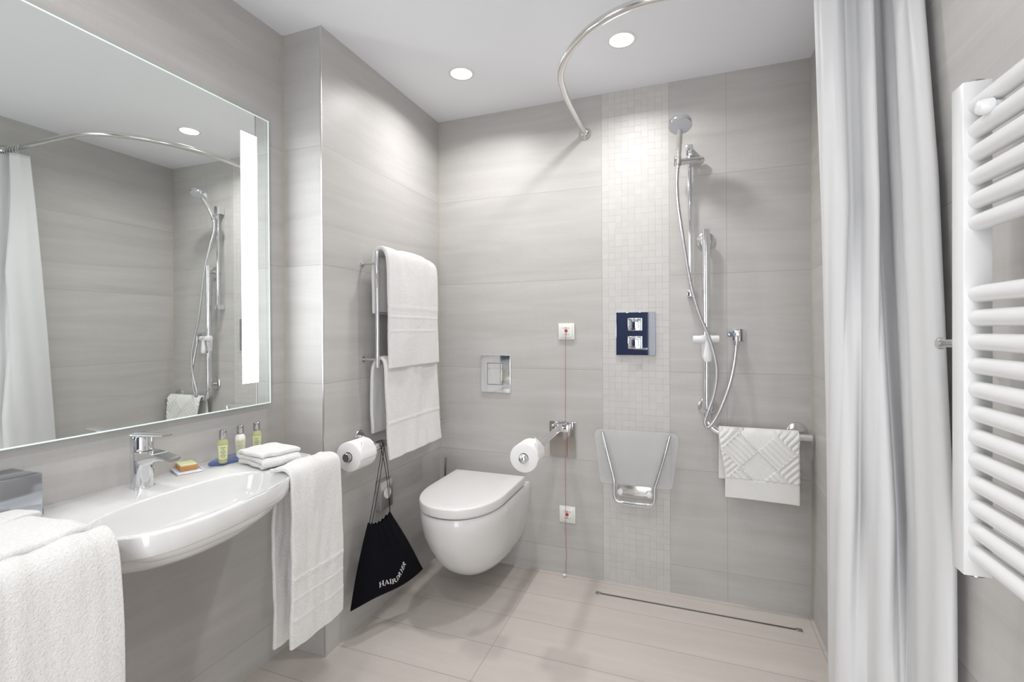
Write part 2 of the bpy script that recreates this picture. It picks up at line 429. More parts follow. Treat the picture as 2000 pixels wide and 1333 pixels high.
# toiletry tray and three bottles
bm = B(); tcx, tcy = -.118, -1.165; R = []
for s, z in ((.95, .0008), (1, .003), (1, .0065), (.97, .008)):
    R.append([bm.verts.new((tcx+.044*s*math.cos(a), tcy+.105*s*math.sin(a), ZB+z)) for a in [2*math.pi*i/48 for i in range(48)]])
skin(bm, R); tag(obj('toiletry_tray', bm, M_bglass), 'oval blue glass tray on the basin below the bottles', 'tray')
def bottle(x, y, label, bm_mat, lab, ink, sc=1.0):
    zb = ZB+.0085
    t = thing('toiletry_bottle', label, 'bottle', (x, y, zb), 'small toiletry bottles on the blue tray')
    bm = B(); lathe(bm, (x, y, zb), (0, 0, 1), [(0, .010), (.002, .0125), (.02, .0138), (.055, .0155), (.066, .0150), (.072, .0115), (.075, .009), (.080, .009)], 32); obj('bottle_body', bm, bm_mat, t)
    bm = B(); lathe(bm, (x, y, zb+.0755), (0, 0, 1), [(0, .0098), (.001, .0104), (.026, .0104), (.028, .0085)], 32); obj('cap', bm, M_dchrome, t)
    # printed label: curved patch facing the room
    bm = B(); a0 = math.atan2(-2.34-y, 1.288-x)
    grid(bm, lambda u, v: V((x+(.0135+.0027*v*.8+.0006)*math.cos(a0+(u-.5)*1.9), y+(.0135+.0027*v*.8+.0006)*math.sin(a0+(u-.5)*1.9), zb+.014+v*.044)), 12, 5)
    lb = obj('label', bm, lab, t)
    bm = B()
    for r_ in range(7):
        z = zb+.020+r_*.005; hw = (.55, .7, .4, .65, .5, .3, .6)[r_]
        rr = .0135+.0027*((z-zb-.014)/.044)*.8+.0010
        grid(bm, lambda u, v: V((x+rr*math.cos(a0+(u-.5)*hw*1.6), y+rr*math.sin(a0+(u-.5)*hw*1.6), z+v*.0018)), 6, 1)
    pr = obj('label_print', bm, ink, t)
bottle(-.088, -1.247, 'small bottle of yellow-green gel with grey cap, left one on the tray', M_gel, M_labelg, M_ink)
bottle(-.103, -1.172, 'small white lotion bottle with grey cap, middle one on the tray', M_lotion, M_labelg, M_inkp)
bottle(-.098, -1.112, 'small bottle of yellow-green gel half behind the folded washcloth, right one', M_gel, M_labelg, M_ink)

# tissue box
t = thing('tissue_box', 'chrome tissue box cover on the left end of the basin', 'tissue box', (-.125, -1.83, ZB))
bm = B(); box(bm, (-.184, -1.955, ZB+.001), (-.070, -1.703, ZB+.108), .003); obj('box_cover', bm, chrome('tissue_box_chrome', (.55, .57, .62), .12), t)
bm = B(); lathe(bm, (-.125, -1.815, ZB+.1075), (0, 0, 1), [(0, .034), (.003, .034), (.003, .026), (.0005, .026)], 36, False, True)
for v in bm.verts: v.co.y = -1.815+(v.co.y+1.815)*1.7
obj('oval_slot_rim', bm, M_chrome, t)
bm = B(); lathe(bm, (-.118, -1.690, ZB+.0008), (0, 0, 1), [(0, .008), (.003, .009), (.016, .0085), (.018, .006)], 20)
tag(obj('rubber_stopper', bm, M_black), 'tiny black rubber stopper beside the tissue box', 'stopper')

# ------------------------------------------------------------------ towels
def nz(x, y, z, s): return noise.noise(V((x*s, y*s, z*s)))
def polyline_at(pts):
    P = [V(p) for p in pts]; d = [0]
    for a, b in zip(P, P[1:]): d.append(d[-1]+(b-a).length)
    def f(u):
        s = u*d[-1]
        for i in range(len(P)-1):
            if s <= d[i+1] or i == len(P)-2:
                k = (s-d[i])/max(d[i+1]-d[i], 1e-9); return P[i].lerp(P[i+1], k)
    return f, d[-1]
def drape(name, prof, y0, y1, label, cat, thick=.012, wav=.004, hem=None, skew=None, mm=None, seed=0, nu=50, nv=150, group=None, taper=None, parent=None):
    """prof: (x, z) profile across the bar; cloth is y0..y1 wide."""
    path, ln = polyline_at(smooth_path([(x, 0, z) for x, z in prof], 8))
    bm = B()
    def f(u, v):
        p = path(v); p2 = path(min(v+.01, 1)); p1 = path(max(v-.01, 0)); tg = (p2-p1).normalized(); nrm = V((tg.z, 0, -tg.x))
        a, b = y0, y1
        if taper: aa, bb = taper(v); a += aa; b += bb
        y = a+(b-a)*u
        w_ = wav*(nz(u*3+seed, v*2, 0, 1)*1.2+nz(u*9+seed, v*5, 3, 1)*.4)
        if hem:
            for hv in hem:
                dd = abs(v*ln-hv)
                if dd < .004: w_ -= .0022*(1-dd/.004)
        z = skew(u, v) if skew else 0
        return V((p.x, y+nz(v*6, seed, u*2, 1)*.004, p.z+z)) + nrm*w_
    grid(bm, f, nu, nv)
    o = obj(name, bm, mm or M_terry, parent); solid(o, thick, 0, 1)
    if label: tag(o, label, cat, group)
    return o
def fold(name, cx, cy, z, wx, ly, layers, th, label, cat, rot=0, seed=1):
    """folded towel: a zigzag of layers seen from the side, extruded along its length"""
    pts = []; gap = th
    for k in range(layers):
        zz = z+th/2+k*gap; xs = [-wx/2+.006, wx/2-.006]
        if k % 2: xs.reverse()
        x0, x1 = xs
        for q in range(7): pts.append((x0+(x1-x0)*q/6, 0, zz+(.002 if 0 < q < 6 else 0)))
        if k < layers-1: pts.append((x1+math.copysign(gap*.5, x1), 0, zz+gap/2))
    path, ln = polyline_at(smooth_path(pts, 3)); bm = B(); ca, sa = math.cos(rot), math.sin(rot)
    def f(u, v):
        p = path(v); yy = (u-.5)*ly; e = min(u, 1-u)
        hh = 1-.10*max(0, (.08-e)/.08)**2
        x = p.x + nz(u*4+seed, p.z*30, 0, 1)*.004; dz = (p.z-z)*hh + nz(u*3, p.x*12, seed, 1)*.005*((p.z-z)/(layers*th))
        yy += nz(p.x*20, p.z*40, seed+9, 1)*.006
        return V((cx+x*ca-yy*sa, cy+x*sa+yy*ca, z+dz))
    grid(bm, f, 28, layers*22); o = obj(name, bm, M_terry); solid(o, th*.93, 0, 1)
    return tag(o, label, cat)
# right end of the basin: towel over the bar
t = thing('hand_towel', 'long white towel draped over the right end of the washbasin', 'towel', (.15, -1.16, .8))
drape('front_fold', [(.122, .8185), (.135, .8195), (.150, .8225), (.168, .8255), (.188, .822), (.203, .803), (.208, .74), (.207, .55), (.204, .305)], -1.266, -1.052,
      None, None, thick=.012, wav=.007, hem=(.39, .396, .45, .51), seed=3, taper=lambda v: (-.006*v, 0.0), skew=lambda u, v: (-.020*math.sin(u*3.1)*max(0, v-.6)), parent=t)
drape('back_fold', [(.128, .745), (.120, .70), (.114, .50), (.110, .268)], -1.246, -1.060, None, None, thick=.012, wav=.008, seed=5, parent=t, nu=40, nv=60)
fold('folded_washcloth', .030, -1.178, ZB+.0035, .150, .125, 3, .0150, 'white folded washcloth on the basin in front of the bottles', 'washcloth', rot=math.radians(-14), seed=4)
# left end
drape('hand_towel', [(.15, .33), (.16, .60), (.165, .76), (.180, .815), (.205, .846), (.232, .845), (.252, .815), (.258, .72), (.262, .5), (.266, .26)], -1.975, -1.742,
      'long white towel draped over the left end of the washbasin', 'towel', thick=.015, wav=.010, seed=11, nu=60, nv=170)
fold('folded_towel', .128, -1.842, ZB+.004, .190, .150, 3, .0170, 'thick white folded towel on the left end of the basin', 'towel', rot=math.radians(4), seed=6)
fold('folded_washcloth', -.016, -1.838, ZB+.004, .082, .180, 3, .0150, 'white folded washcloth between tissue box and thick folded towel', 'washcloth', rot=math.radians(2), seed=8)

# ------------------------------------------------------------------ chrome towel rack on the column wall
t = thing('towel_rack', 'chrome wall-mounted towel rack holding two white towels', 'towel rack', (0, -.42, 1.08))
XR = .075
for i, y in enumerate((-.668, -.185)):
    bm = B(); cyl(bm, (XR, y, 1.078), (XR, y, 1.566), .0085, bev=.001); obj('upright', bm, M_chrome, t)
    for z in (1.515, 1.112):
        bm = B(); cyl(bm, (0.0, y, z), (XR, y, z), .006); lathe(bm, (0, y, z), (1, 0, 0), [(0, .012), (.004, .012), (.005, .010)], 20)
        obj('wall_bracket', bm, M_satin, t)
for z in (1.548, 1.305, 1.098):
    bm = B(); cyl(bm, (XR, -.668, z), (XR, -.185, z), .007); obj('rail', bm, M_chrome, t)
drape('bath_towel', [(.041, 1.305), (.040, 1.40), (.042, 1.52), (.052, 1.566), (.075, 1.582), (.098, 1.570), (.112, 1.52), (.116, 1.38), (.116, 1.20), (.116, 1.072)], -.650, -.225,
      'white towel over the top rail of the chrome rack', 'towel', thick=.016, wav=.007, hem=(.555, .565, .60, .66), seed=21, nu=60,
      taper=lambda v: (.012*max(0, v-.5), -.018*max(0, .5-abs(v-.45))), skew=lambda u, v: -.022*max(0, u-.72)**1.2*4*math.exp(-((v-.40)/.16)**2), group='towels on the chrome rack')
drape('bath_towel', [(.036, .795), (.034, .90), (.040, 1.06), (.056, 1.104), (.075, 1.116), (.094, 1.104), (.104, 1.06), (.108, .95), (.114, .80), (.120, .690)], -.655, -.230,
      'white towel over the lower rail of the chrome rack', 'towel', thick=.015, wav=.010, hem=(.62, .625), seed=27, nu=60,
      taper=lambda v: (.0, .03*max(0, v-.45)), group='towels on the chrome rack')

# ------------------------------------------------------------------ grab rail on the column wall + roll
t = thing('grab_rail', 'straight chrome grab rail on the left wall beside the toilet', 'grab rail', (0, -.5, .754))
bm = B(); cyl(bm, (.082, -.872, .754), (.082, -.135, .754), .016, bev=.002); obj('rail_tube', bm, M_satin, t)
bm = B(); lathe(bm, (.082, -.872, .754), (0, -1, 0), [(0, .0165), (.006, .0165), (.008, .0145), (.0085, .004)], 28); obj('end_cap', bm, M_dchrome, t)
for y in (-.70, -.19):
    bm = B(); lathe(bm, (0.0, y, .790), (1, 0, 0), [(0, .03), (.006, .03), (.009, .027)], 28)
    tube(bm, smooth_path([(.006, y, .790), (.045, y, .785), (.072, y, .766)]), .010); obj('wall_flange', bm, M_satin, t)
def paper_roll(c, d, r, ln, label, up_ang):
    u, v, d = frame(d); c = V(c)
    t = thing('toilet_roll', label, 'toilet paper', c - V((0, 0, r)))
    bm = B(); rc = .0195
    prof = [(0, rc), (0, r-.003), (.002, r), (ln-.002, r), (ln, r-.003), (ln, rc)]
    lathe(bm, c-d*(ln/2), d, prof, 56, False, False); obj('paper', bm, M_paperm, t)
    bm = B(); lathe(bm, c-d*(ln/2)+d*.0005, d, [(0, rc+.0004), (0, rc-.0012), (ln-.001, rc-.0012), (ln-.001, rc+.0004)], 40, False, False); obj('cardboard_core', bm, M_core, t)
    # last sheet folded to a point, lifting off the roll
    up = V((0, 0, 1)); side = d.cross(up).normalized()
    bm = B()
    def f(a, b):
        ang = up_ang-1.0+b*1.35
        half = ln/2*(1-.98*max(0, (b-.42)/.58))*.995
        rr = r+.0014+.040*max(0, b-.40)**1.4
        return c + d*((a-.5)*2*half) + (side*math.cos(ang)+up*math.sin(ang))*rr
    grid(bm, f, 8, 22); o = obj('loose_sheet', bm, M_paperm, t); solid(o, .0008)
    return t
paper_roll((.082, -.815, .754), (0, 1, 0), .056, .100, 'toilet roll on the end of the left wall grab rail', math.radians(48))

# shaver socket / outlet on the column wall
t = thing('wall_socket', 'grey square wall socket with round white insert behind the black bag', 'socket', (0, -.54, .50))
bm = B(); box(bm, (0, -.588, .442), (.030, -.500, .567), .002); obj('socket_box', bm, M_satin, t)
bm = B(); lathe(bm, (.030, -.541, .509), (1, 0, 0), [(0, .024), (.003, .024), (.004, .022), (.0025, .019), (.002, .006)], 32); obj('socket_insert', bm, M_plast, t)

# ------------------------------------------------------------------ black drawstring bag
TL, TR, BL, BR = V((.070, -.735, .452)), V((.104, -.630, .466)), V((.045, -.815, .132)), V((.182, -.495, .168))
t = thing('drawstring_bag', 'black drawstring bag with white lettering hanging from the left grab rail', 'bag', (.09, -.66, .14))
nrm = (BR-BL).cross(TL-BL).normalized()
if nrm.x < 0: nrm = -nrm
def bag_pt(u, v, side, lift=0):
    a = BL.lerp(BR, u); b = TL.lerp(TR, u); vv = v
    sag = -.020*math.sin(math.pi*u)*max(0, v-.55)/.45
    p = a.lerp(b, vv) + V((0, 0, sag))
    # sides bow outward
    bow = .008*math.sin(math.pi*v)
    p += (BR-BL).normalized()*bow*(u-.5)*1.6
    e = (1-(2*u-1)**4)*(1-(2*v-1)**6*.6) if 0 < u < 1 else 0
    pleat = math.sin(u*34)*.0035*max(0, v-.45)/.55 + .008*math.sin(u*9+1)*v*(1-v)*2
    dep = (.020+.014*(1-v))*e + pleat*e
    wavy = .006*math.sin(u*7)*max(0, .12-v)/.12
    return p + nrm*(dep*side+lift) + V((0, 0, wavy + .004*math.sin(u*40)*max(0, v-.93)/.07))
bm = B(); nu, nv = 44, 50
fr = [[bm.verts.new(bag_pt(i/nu, j/nv, 1)) for i in range(nu+1)] for j in range(nv+1)]
bk = [[fr[j][i] if i in (0, nu) or j == 0 else bm.verts.new(bag_pt(i/nu, j/nv, -.55)) for i in range(nu+1)] for j in range(nv+1)]
for j in range(nv):
    for i in range(nu):
        bm.faces.new((fr[j][i], fr[j][i+1], fr[j+1][i+1], fr[j+1][i]))
        q = (bk[j][i], bk[j+1][i], bk[j+1][i+1], bk[j][i+1])
        if len(set(q)) > 2: bm.faces.new(tuple(dict.fromkeys(q)))
obj('bag_cloth', bm, M_bag, t, ang=180)
# drawstrings
top = V((.083, -.672, .7725))
def cordpath(a, b): return smooth_path([a, a.lerp(b, .5)+V((.004, .004, 0)), b, ], 8)
for k, (a, dy, sx) in enumerate(((TL+V((.004, .004, -.01)), -.004, 0), (TL+V((.01, .012, -.012)), .010, .012), (TR+V((.004, -.006, -.004)), -.014, .016), (TR+V((.0, 0, -.004)), .006, .004))):
    bm = B()
    b = V((.082+(.018), -.672+dy, .757))
    c = V((.082, -.672+dy*.7, .7735)); e_ = V((.064, -.672+dy*.5, .757))
    tube(bm, smooth_path([a, a.lerp(b, .5)+V((.003*k, .003, 0)), b, c, e_, e_+V((.002, 0, -.02))], 6), .0014, 8); obj('drawstring', bm, M_cord, t)
# lettering: serif capitals built from strokes
def letter(ch):
    s = .16; S_ = []
    def R_(x0, y0, x1, y1): S_.append([(x0, y0), (x1, y0), (x1, y1), (x0, y1)])
    def ser(x, y): R_(x-.10, y, x+s+.10, y+.06) if y < .5 else R_(x-.10, y-.06, x+s+.10, y)
    def stem(x): R_(x, 0, x+s, 1); ser(x, 0); ser(x, 1)
    def bowl(x0, y0, y1, wd):
        n = 10; o = []; i_ = []; cy_ = (y0+y1)/2; ry = (y1-y0)/2
        for k in range(n+1):
            a = -math.pi/2+math.pi*k/n
            o.append((x0+wd*math.cos(a), cy_+ry*math.sin(a))); i_.append((x0+max(0, wd-s)*math.cos(a), cy_+(ry-.07)*math.sin(a)))
        for k in range(n): S_.append([o[k], o[k+1], i_[k+1], i_[k]])
    if ch == 'H': stem(.1); stem(.66); R_(.2, .46, .7, .54); wdt = .95
    elif ch == 'I': stem(.12); wdt = .42
    elif ch == 'A':
        S_.append([(.02, 0), (.09, 0), (.46, 1), (.40, 1)]); S_.append([(.62, 0), (.80, 0), (.48, 1), (.36, 1)]); R_(.2, .3, .66, .37); R_(-.03, 0, .2, .05); R_(.54, 0, .9, .05); wdt = .90
    elif ch == 'R': stem(.1); bowl(.22, .48, 1, .42); S_.append([(.34, .50), (.52, .50), (.88, 0), (.68, 0)]); R_(.66, 0, .95, .05); wdt = .92
    elif ch == 'D': stem(.1); bowl(.22, 0, 1, .62); wdt = .92
    elif ch == 'Y':
        R_(.36, 0, .52, .5); R_(.26, 0, .62, .06); S_.append([(.36, .45), (.52, .45), (.22, 1), (.02, 1)]); S_.append([(.42, .5), (.50, .45), (.86, 1), (.78, 1)]); R_(-.06, .95, .3, 1); R_(.64, .95, .96, 1); wdt = .90
    elif ch == 'E':
        stem(.1); R_(.1, 0, .7, .07); R_(.1, .93, .68, 1); R_(.2, .47, .52, .54); R_(.62, 0, .70, .22); R_(.60, .78, .68, 1); R_(.46, .38, .53, .64); wdt = .80
    return S_, wdt
bm = B(); u = .322
hgt_v = .066
word = 'HAIRDRYER'
for k, ch in enumerate(word):
    S_, wdt = letter(ch)
    if k < 4: uw, base, rot, scw = .082, .150-.017*k, .0, 1.0
    else:
        q = k-4; uw, rot, scw = .044, .55, .62; base = .105+.034*q
    for poly in S_:
        vs = []
        for (px, py) in poly:
            uu = u + px*uw; vv = base + py*hgt_v + px*rot*.05
            vs.append(bm.verts.new(bag_pt(uu-(py*.008 if k >= 4 else 0), vv, 1, .0012)))
        try: bm.faces.new(vs)
        except Exception: pass
    u += wdt*uw*(1.0 if k < 4 else .86)
obj('lettering', bm, M_print, t, False)

# ------------------------------------------------------------------ toilet
XT = .330
t = thing('toilet', 'white wall-hung toilet with closed lid on the back wall', 'toilet', (XT, -.3, .08))
def dsec(hw, front, yb, n=56, ex=2.25, straight=.42):
    """closed D outline: straight back on y=yb, sides, half super-ellipse nose"""
    pts = []
    ys = yb-(yb-front)*straight
    pts += [(-hw+2*hw*k/8, yb) for k in range(8)]
    pts += [(hw, yb+(ys-yb)*k/6) for k in range(6)]
    m_ = n
    for k in range(m_+1):
        a = math.pi*k/m_; c, s_ = math.cos(a), math.sin(a)
        pts.append((hw*math.copysign(abs(c)**(2/ex), c), ys-(ys-front)*abs(s_)**(2/ex)))
    pts += [(-hw, ys+(yb-ys)*k/6) for k in range(1, 6)]
    return pts
bm = B(); R = []
for z, hw, fr_, st, dx in ((.448, .186, -.597, .52, 0), (.440, .191, -.603, .52, 0), (.40, .191, -.600, .52, 0), (.34, .187, -.586, .50, 0), (.28, .178, -.556, .48, 0), (.215, .164, -.512, .44, 0), (.17, .150, -.468, .40, 0), (.138, .134, -.425, .35, 0), (.120, .118, -.388, .3, 0), (.109, .100, -.350, .3, 0), (.104, .075, -.300, .3, 0)):
    R.append([bm.verts.new((XT+x+dx, y, z)) for x, y in dsec(hw, fr_, -.001, straight=st)])
skin(bm, list(reversed(R))); obj('bowl', bm, M_ceram, t, ang=50)
bm = B(); R = []
for z, d in ((.4500, .004), (.4515, .0015), (.4545, .0015), (.456, .004)):
    R.append([bm.verts.new((XT+x, y, z)) for x, y in dsec(.184-d, -.594+d, -.078, straight=.50)])
skin(bm, R); obj('seat', bm, M_lidp, t)
bm = B(); R = []
for z, d in ((.4595, .004), (.4605, .001), (.463, 0), (.491, 0), (.4955, .001), (.4980, .0035), (.4990, .008), (.4993, .05)):
    R.append([bm.verts.new((XT+x, y, z)) for x, y in dsec(.192-d, -.610+d, -.078-min(d, .01), ex=2.15, straight=.50)])
skin(bm, R); obj('lid', bm, M_lidp, t, ang=40)
for s in (-1, 1):
    bm = B(); cyl(bm, (XT+s*.08, -.060, .450), (XT+s*.08, -.060, .474), .011, bev=.002); obj('hinge', bm, M_chrome, t)
t = thing('toilet_brush', 'slim chrome toilet brush in the corner behind the toilet', 'toilet brush', (.055, -.055, 0))
bm = B(); cyl(bm, (.055, -.055, .33), (.062, -.055, .545), .0045, bev=.001); obj('handle', bm, chrome('dark_steel', (.22, .21, .20), .3), t)
bm = B(); lathe(bm, (.055, -.055, 0), (0, 0, 1), [(0, .042), (.003, .044), (.32, .044), (.332, .040), (.334, .006)], 32); obj('holder', bm, M_steel, t)

# flush plate
t = thing('flush_plate', 'square chrome dual flush plate above the toilet', 'flush plate', (.337, 0, 1.0))
bm = B(); box(bm, (.254, -.010, .903), (.420, 0, 1.099), .0015); obj('plate', bm, M_chrome, t, ang=20)
for a, b in (((.293, -.0135, 1.030), (.376, -.009, 1.056)), ((.293, -.0135, .946), (.376, -.009, 1.028))):
    bm = B(); box(bm, a, b, .001); obj('flush_button', bm, M_chrome, t, ang=20)
bm = B()
for a, b in (((.2905, -.0112, .9435), (.2925, -.0098, 1.0585)), ((.3765, -.0112, .9435), (.3785, -.0098, 1.0585)), ((.2905, -.0112, .9435), (.3785, -.0098, .9455)), ((.2905, -.0112, 1.0565), (.3785, -.0098, 1.0585))): box(bm, a, b)
obj('button_gap', bm, M_black, t, False)

# ------------------------------------------------------------------ emergency alarm plates and cord
def alarm(x, z, label):
    t = thing('alarm_plate', label, 'alarm switch', (x, 0, z))
    bm = B(); box(bm, (x-.041, -.010, z-.041), (x+.041, 0, z+.041), .003); obj('frame', bm, M_plast, t)
    bm = B(); box(bm, (x-.030, -.015, z-.030), (x+.030, -.009, z+.030), .002); obj('cover', bm, M_plast, t)
    bm = B(); lathe(bm, (x, -.0150, z+.003), (0, -1, 0), [(0, .0085), (.002, .008), (.0025, .004)], 20); obj('button', bm, M_red, t)
    for dz in (.018, -.013):
        bm = B(); vs = [bm.verts.new((x+a, -.0153, z+dz+b)) for a, b in ((-.004, -.004), (.004, -.004), (0, .005))]; bm.faces.new(vs)
        obj('bell_mark', bm, M_red, t, False)
    for sx in (-1, 1):
        for sz in (-1, 1):
            bm = B(); a = (x+sx*.012, z+sz*.016)
            vs = [bm.verts.new((a[0]+p, -.0153, a[1]+q)) for p, q in ((-.005, -.004), (.005, -.004), (.005, .004), (-.005, .004))]; bm.faces.new(vs)
            obj('green_symbol', bm, M_green, t, False)
alarm(.7205, 1.2235, 'upper white emergency pull-cord plate on the back wall')
alarm(.721, .3045, 'lower white emergency pull-cord plate near the floor')
t = thing('pull_cord', 'thin red emergency pull cord hanging down to the floor', 'pull cord', (.716, -.03, .01))
bm = B(); pts = [(.7205, -.0155, 1.212), (.7195, -.022, 1.195), (.718, -.024, 1.0), (.717, -.025, .75), (.7155, -.025, .45), (.7165, -.025, .2), (.719, -.025, .11), (.716, -.026, .05), (.717, -.027, .018)]
tube(bm, smooth_path(pts, 5), .0012, 8); obj('cord', bm, M_redcord, t)
bm = B(); lathe(bm, (.703, -.034, .008), (.9, .2, .25), [(0, .003), (.002, .007), (.008, .008), (.014, .005), (.016, .002)], 18); obj('pull_knob', bm, M_plast, t)

# ------------------------------------------------------------------ fold-down support rail with roll
t = thing('support_rail', 'chrome fold-down support rail on the back wall beside the toilet', 'support rail', (.70, 0, .68))
bm = B(); box(bm, (.630, -.008, .592), (.766, 0, .770), .0015); obj('wall_plate', bm, chrome('polished_plate', (.60, .59, .57), .05), t, ang=20)
bm = B(); box(bm, (.655, -.060, .728), (.742, -.008, .764), .004); obj('hinge_block', bm, M_chrome, t)
bm = B(); tube(bm, smooth_path([(.698, -.05, .748), (.698, -.20, .747), (.697, -.45, .742), (.696, -.612, .738)], 6), .0155, 24); obj('rail_arm', bm, M_chrome, t)
bm = B(); lathe(bm, (.696, -.612, .738), (0, -1, 0), [(0, .0165), (.002, .0185), (.007, .0188), (.012, .0165), (.016, .0120), (.0185, .006), (.019, .001)], 32); obj('end_cap', bm, M_chrome, t)
paper_roll((.696, -.560, .739), (0, 1, 0), .056, .098, 'toilet roll on the end of the fold-down rail right of the toilet', math.radians(48))

# ------------------------------------------------------------------ thermostatic shower control
t = thing('shower_control', 'rectangular chrome shower control plate with two square knobs', 'shower control', (1.057, 0, 1.21))
M_ctrl = chrome('control_chrome', (.58, .62, .72), .03)
bm = B(); box(bm, (.966, -.012, 1.108), (1.146, 0, 1.314), .0015); obj('plate', bm, M_ctrl, t, ang=20)
for z in (1.256, 1.170):
    bm = B(); box(bm, (1.024, -.034, z-.030), (1.086, -.012, z+.030), .003)
    o = obj('knob', bm, M_chrome, t, ang=25)
    bm = B(); box(bm, (1.035, -.0365, z-.019), (1.075, -.0338, z+.019), .001); k = obj('knob_inset', bm, M_ctrl, o, ang=25)
    k.matrix_parent_inverse = Matrix.Identity(4)

# ------------------------------------------------------------------ riser rail, hand shower, hose
t = thing('riser_rail', 'slim chrome shower riser rail above the grab bar', 'shower rail', (1.301, 0, 1.40))
bm = B(); cyl(bm, (1.302, -.040, 1.388), (1.300, -.040, 2.035), .0095, bev=.001); obj('rail_tube', bm, M_chrome, t)
bm = B(); box(bm, (1.285, -.055, 2.012), (1.316, 0, 2.062), .005); obj('upper_bracket', bm, M_chrome, t)
bm = B(); box(bm, (1.288, -.055, 1.378), (1.318, 0, 1.410), .005); obj('lower_bracket', bm, M_chrome, t)
t2 = thing('shower_holder', 'chrome sliding holder clamped on the riser rail', 'shower holder', (1.30, -.05, 1.98))
bm = B(); cyl(bm, (1.242, -.098, 1.972), (1.345, -.035, 1.990), .0150, bev=.002); obj('clamp_arm', bm, M_chrome, t2)
bm = B(); cyl(bm, (1.345, -.035, 1.990), (1.356, -.028, 1.992), .015, bev=.002); obj('clamp_knob', bm, M_chrome, t2)
bm = B(); cyl(bm, (1.250, -.103, 1.955), (1.2515, -.109, 1.995), .0155, bev=.001); obj('cradle', bm, M_dchrome, t2)
t = thing('hand_shower', 'chrome hand shower with round grey spray face', 'hand shower', (1.25, -.10, 1.95))
bm = B(); hd = V((1.262, -.198, 2.098)); h0 = V((1.251, -.104, 1.945))
tube(bm, smooth_path([h0, (1.254, -.118, 1.99), (1.258, -.145, 2.04), (1.261, -.178, 2.088)], 6), [.0105]*6+[.0118]*6+[.0130]*7, 20); obj('handle', bm, M_steel, t)
fd = V((.03, -.40, -.92)).normalized()
bm = B(); lathe(bm, hd-fd*.016, fd, [(-.004, .018), (0, .036), (.004, .046), (.012, .0485), (.022, .0490), (.026, .0475)], 48); obj('shower_head', bm, M_chrome, t)
bm = B(); lathe(bm, hd-fd*.016+fd*.0255, fd, [(0, .0445), (.001, .0445), (.0018, .042), (.0015, .010), (.003, .008), (.003, .002)], 48)
obj('spray_face', bm, M_rubber, t)
bm = B(); u_, v_, d_ = frame(fd); fc = hd-fd*.016+fd*.0272
for rr, n in ((.018, 10), (.027, 16), (.036, 22)):
    for k in range(n):
        a = 2*math.pi*k/n; bmesh.ops.create_icosphere(bm, subdivisions=1, radius=.0011, matrix=Matrix.Translation(fc+u_*rr*math.cos(a)+v_*rr*math.sin(a)))
o = obj('nozzles', bm, M_dchrome, t)
M_hose = chrome('metal_hose', (.62, .62, .64), .25)
nt = NT(M_hose); wv = nt.n('ShaderNodeTexWave', wave_type='BANDS', bands_direction='Z'); wv.inputs['Scale'].default_value = 90
g_ = nt.n('ShaderNodeNewGeometry'); nt.l(g_.outputs['Position'], wv.inputs['Vector']); nt.bump(wv.outputs['Fac'], .5, .0008)
bm = B()
hp = [(1.251, -.104, 1.945), (1.2475, -.110, 1.88), (1.252, -.135, 1.78), (1.270, -.155, 1.64), (1.300, -.160, 1.44), (1.335, -.155, 1.30), (1.368, -.15, 1.215), (1.396, -.15, 1.12), (1.405, -.15, 1.04), (1.394, -.15, .955), (1.372, -.15, .885), (1.358, -.15, .838), (1.366, -.148, .812), (1.385, -.145, .826), (1.413, -.135, .875), (1.440, -.12, .94), (1.462, -.10, 1.005), (1.478, -.075, 1.075), (1.487, -.055, 1.135), (1.490, -.046, 1.168)]
tube(bm, smooth_path(hp, 7), .0075, 14); tag(obj('shower_hose', bm, M_hose), 'flexible chrome shower hose looping down beside the grab bar', 'shower hose')
t = thing('wall_outlet', 'chrome hose outlet elbow with a small square plate on the back wall', 'hose outlet', (1.50, 0, 1.2))
bm = B(); box(bm, (1.478, -.010, 1.176), (1.528, 0, 1.231), .0015); obj('plate', bm, M_chrome, t)
bm = B(); cyl(bm, (1.496, -.008, 1.206), (1.490, -.052, 1.206), .0145, bev=.002); cyl(bm, (1.491, -.046, 1.204), (1.490, -.046, 1.160), .010, bev=.001); obj('elbow', bm, M_steel, t)
bm = B(); cyl(bm, (1.475, -.045, 1.207), (1.455, -.047, 1.207), .011, bev=.002); obj('valve_knob', bm, chrome('blue_tinted_chrome', (.42, .52, .70), .1), t)

# ------------------------------------------------------------------ L-shaped grab bar
t = thing('shower_grab_bar', 'L-shaped chrome grab bar on the back wall of the shower', 'grab bar', (1.37, 0, .77))
gb = [(1.368, -.058, 1.672), (1.368, -.058, 1.2), (1.368, -.058, .86)]
arc = [(1.368+.075*(1-math.cos(a)), -.058, .850-.075*math.sin(a)+.0) for a in [math.pi/2*k/8 for k in range(9)]]
bm = B(); tube(bm, gb+arc+[(1.55, -.058, .775), (1.772, -.058, .775)], .0165, 28); obj('bar', bm, M_chrome, t)
for x, z in ((1.368, 1.630), (1.372, .880), (1.727, .788)):
    bm = B(); lathe(bm, (x, 0, z), (0, -1, 0), [(0, .040), (.003, .041), (.008, .039), (.011, .034), (.012, .014)], 36)
    cyl(bm, (x, -.01, z), (x, -.058, z-(.012 if x > 1.7 else 0)), .0095); obj('flange', bm, M_steel, t)
t = thing('shower_head_bracket', 'white plastic shower head bracket on the upright of the grab bar', 'bracket', (1.368, -.07, 1.10))
bm = B(); cyl(bm, (1.312, -.088, 1.186), (1.418, -.075, 1.187), .0165, bev=.002); obj('cross_handle', bm, M_nylon, t)
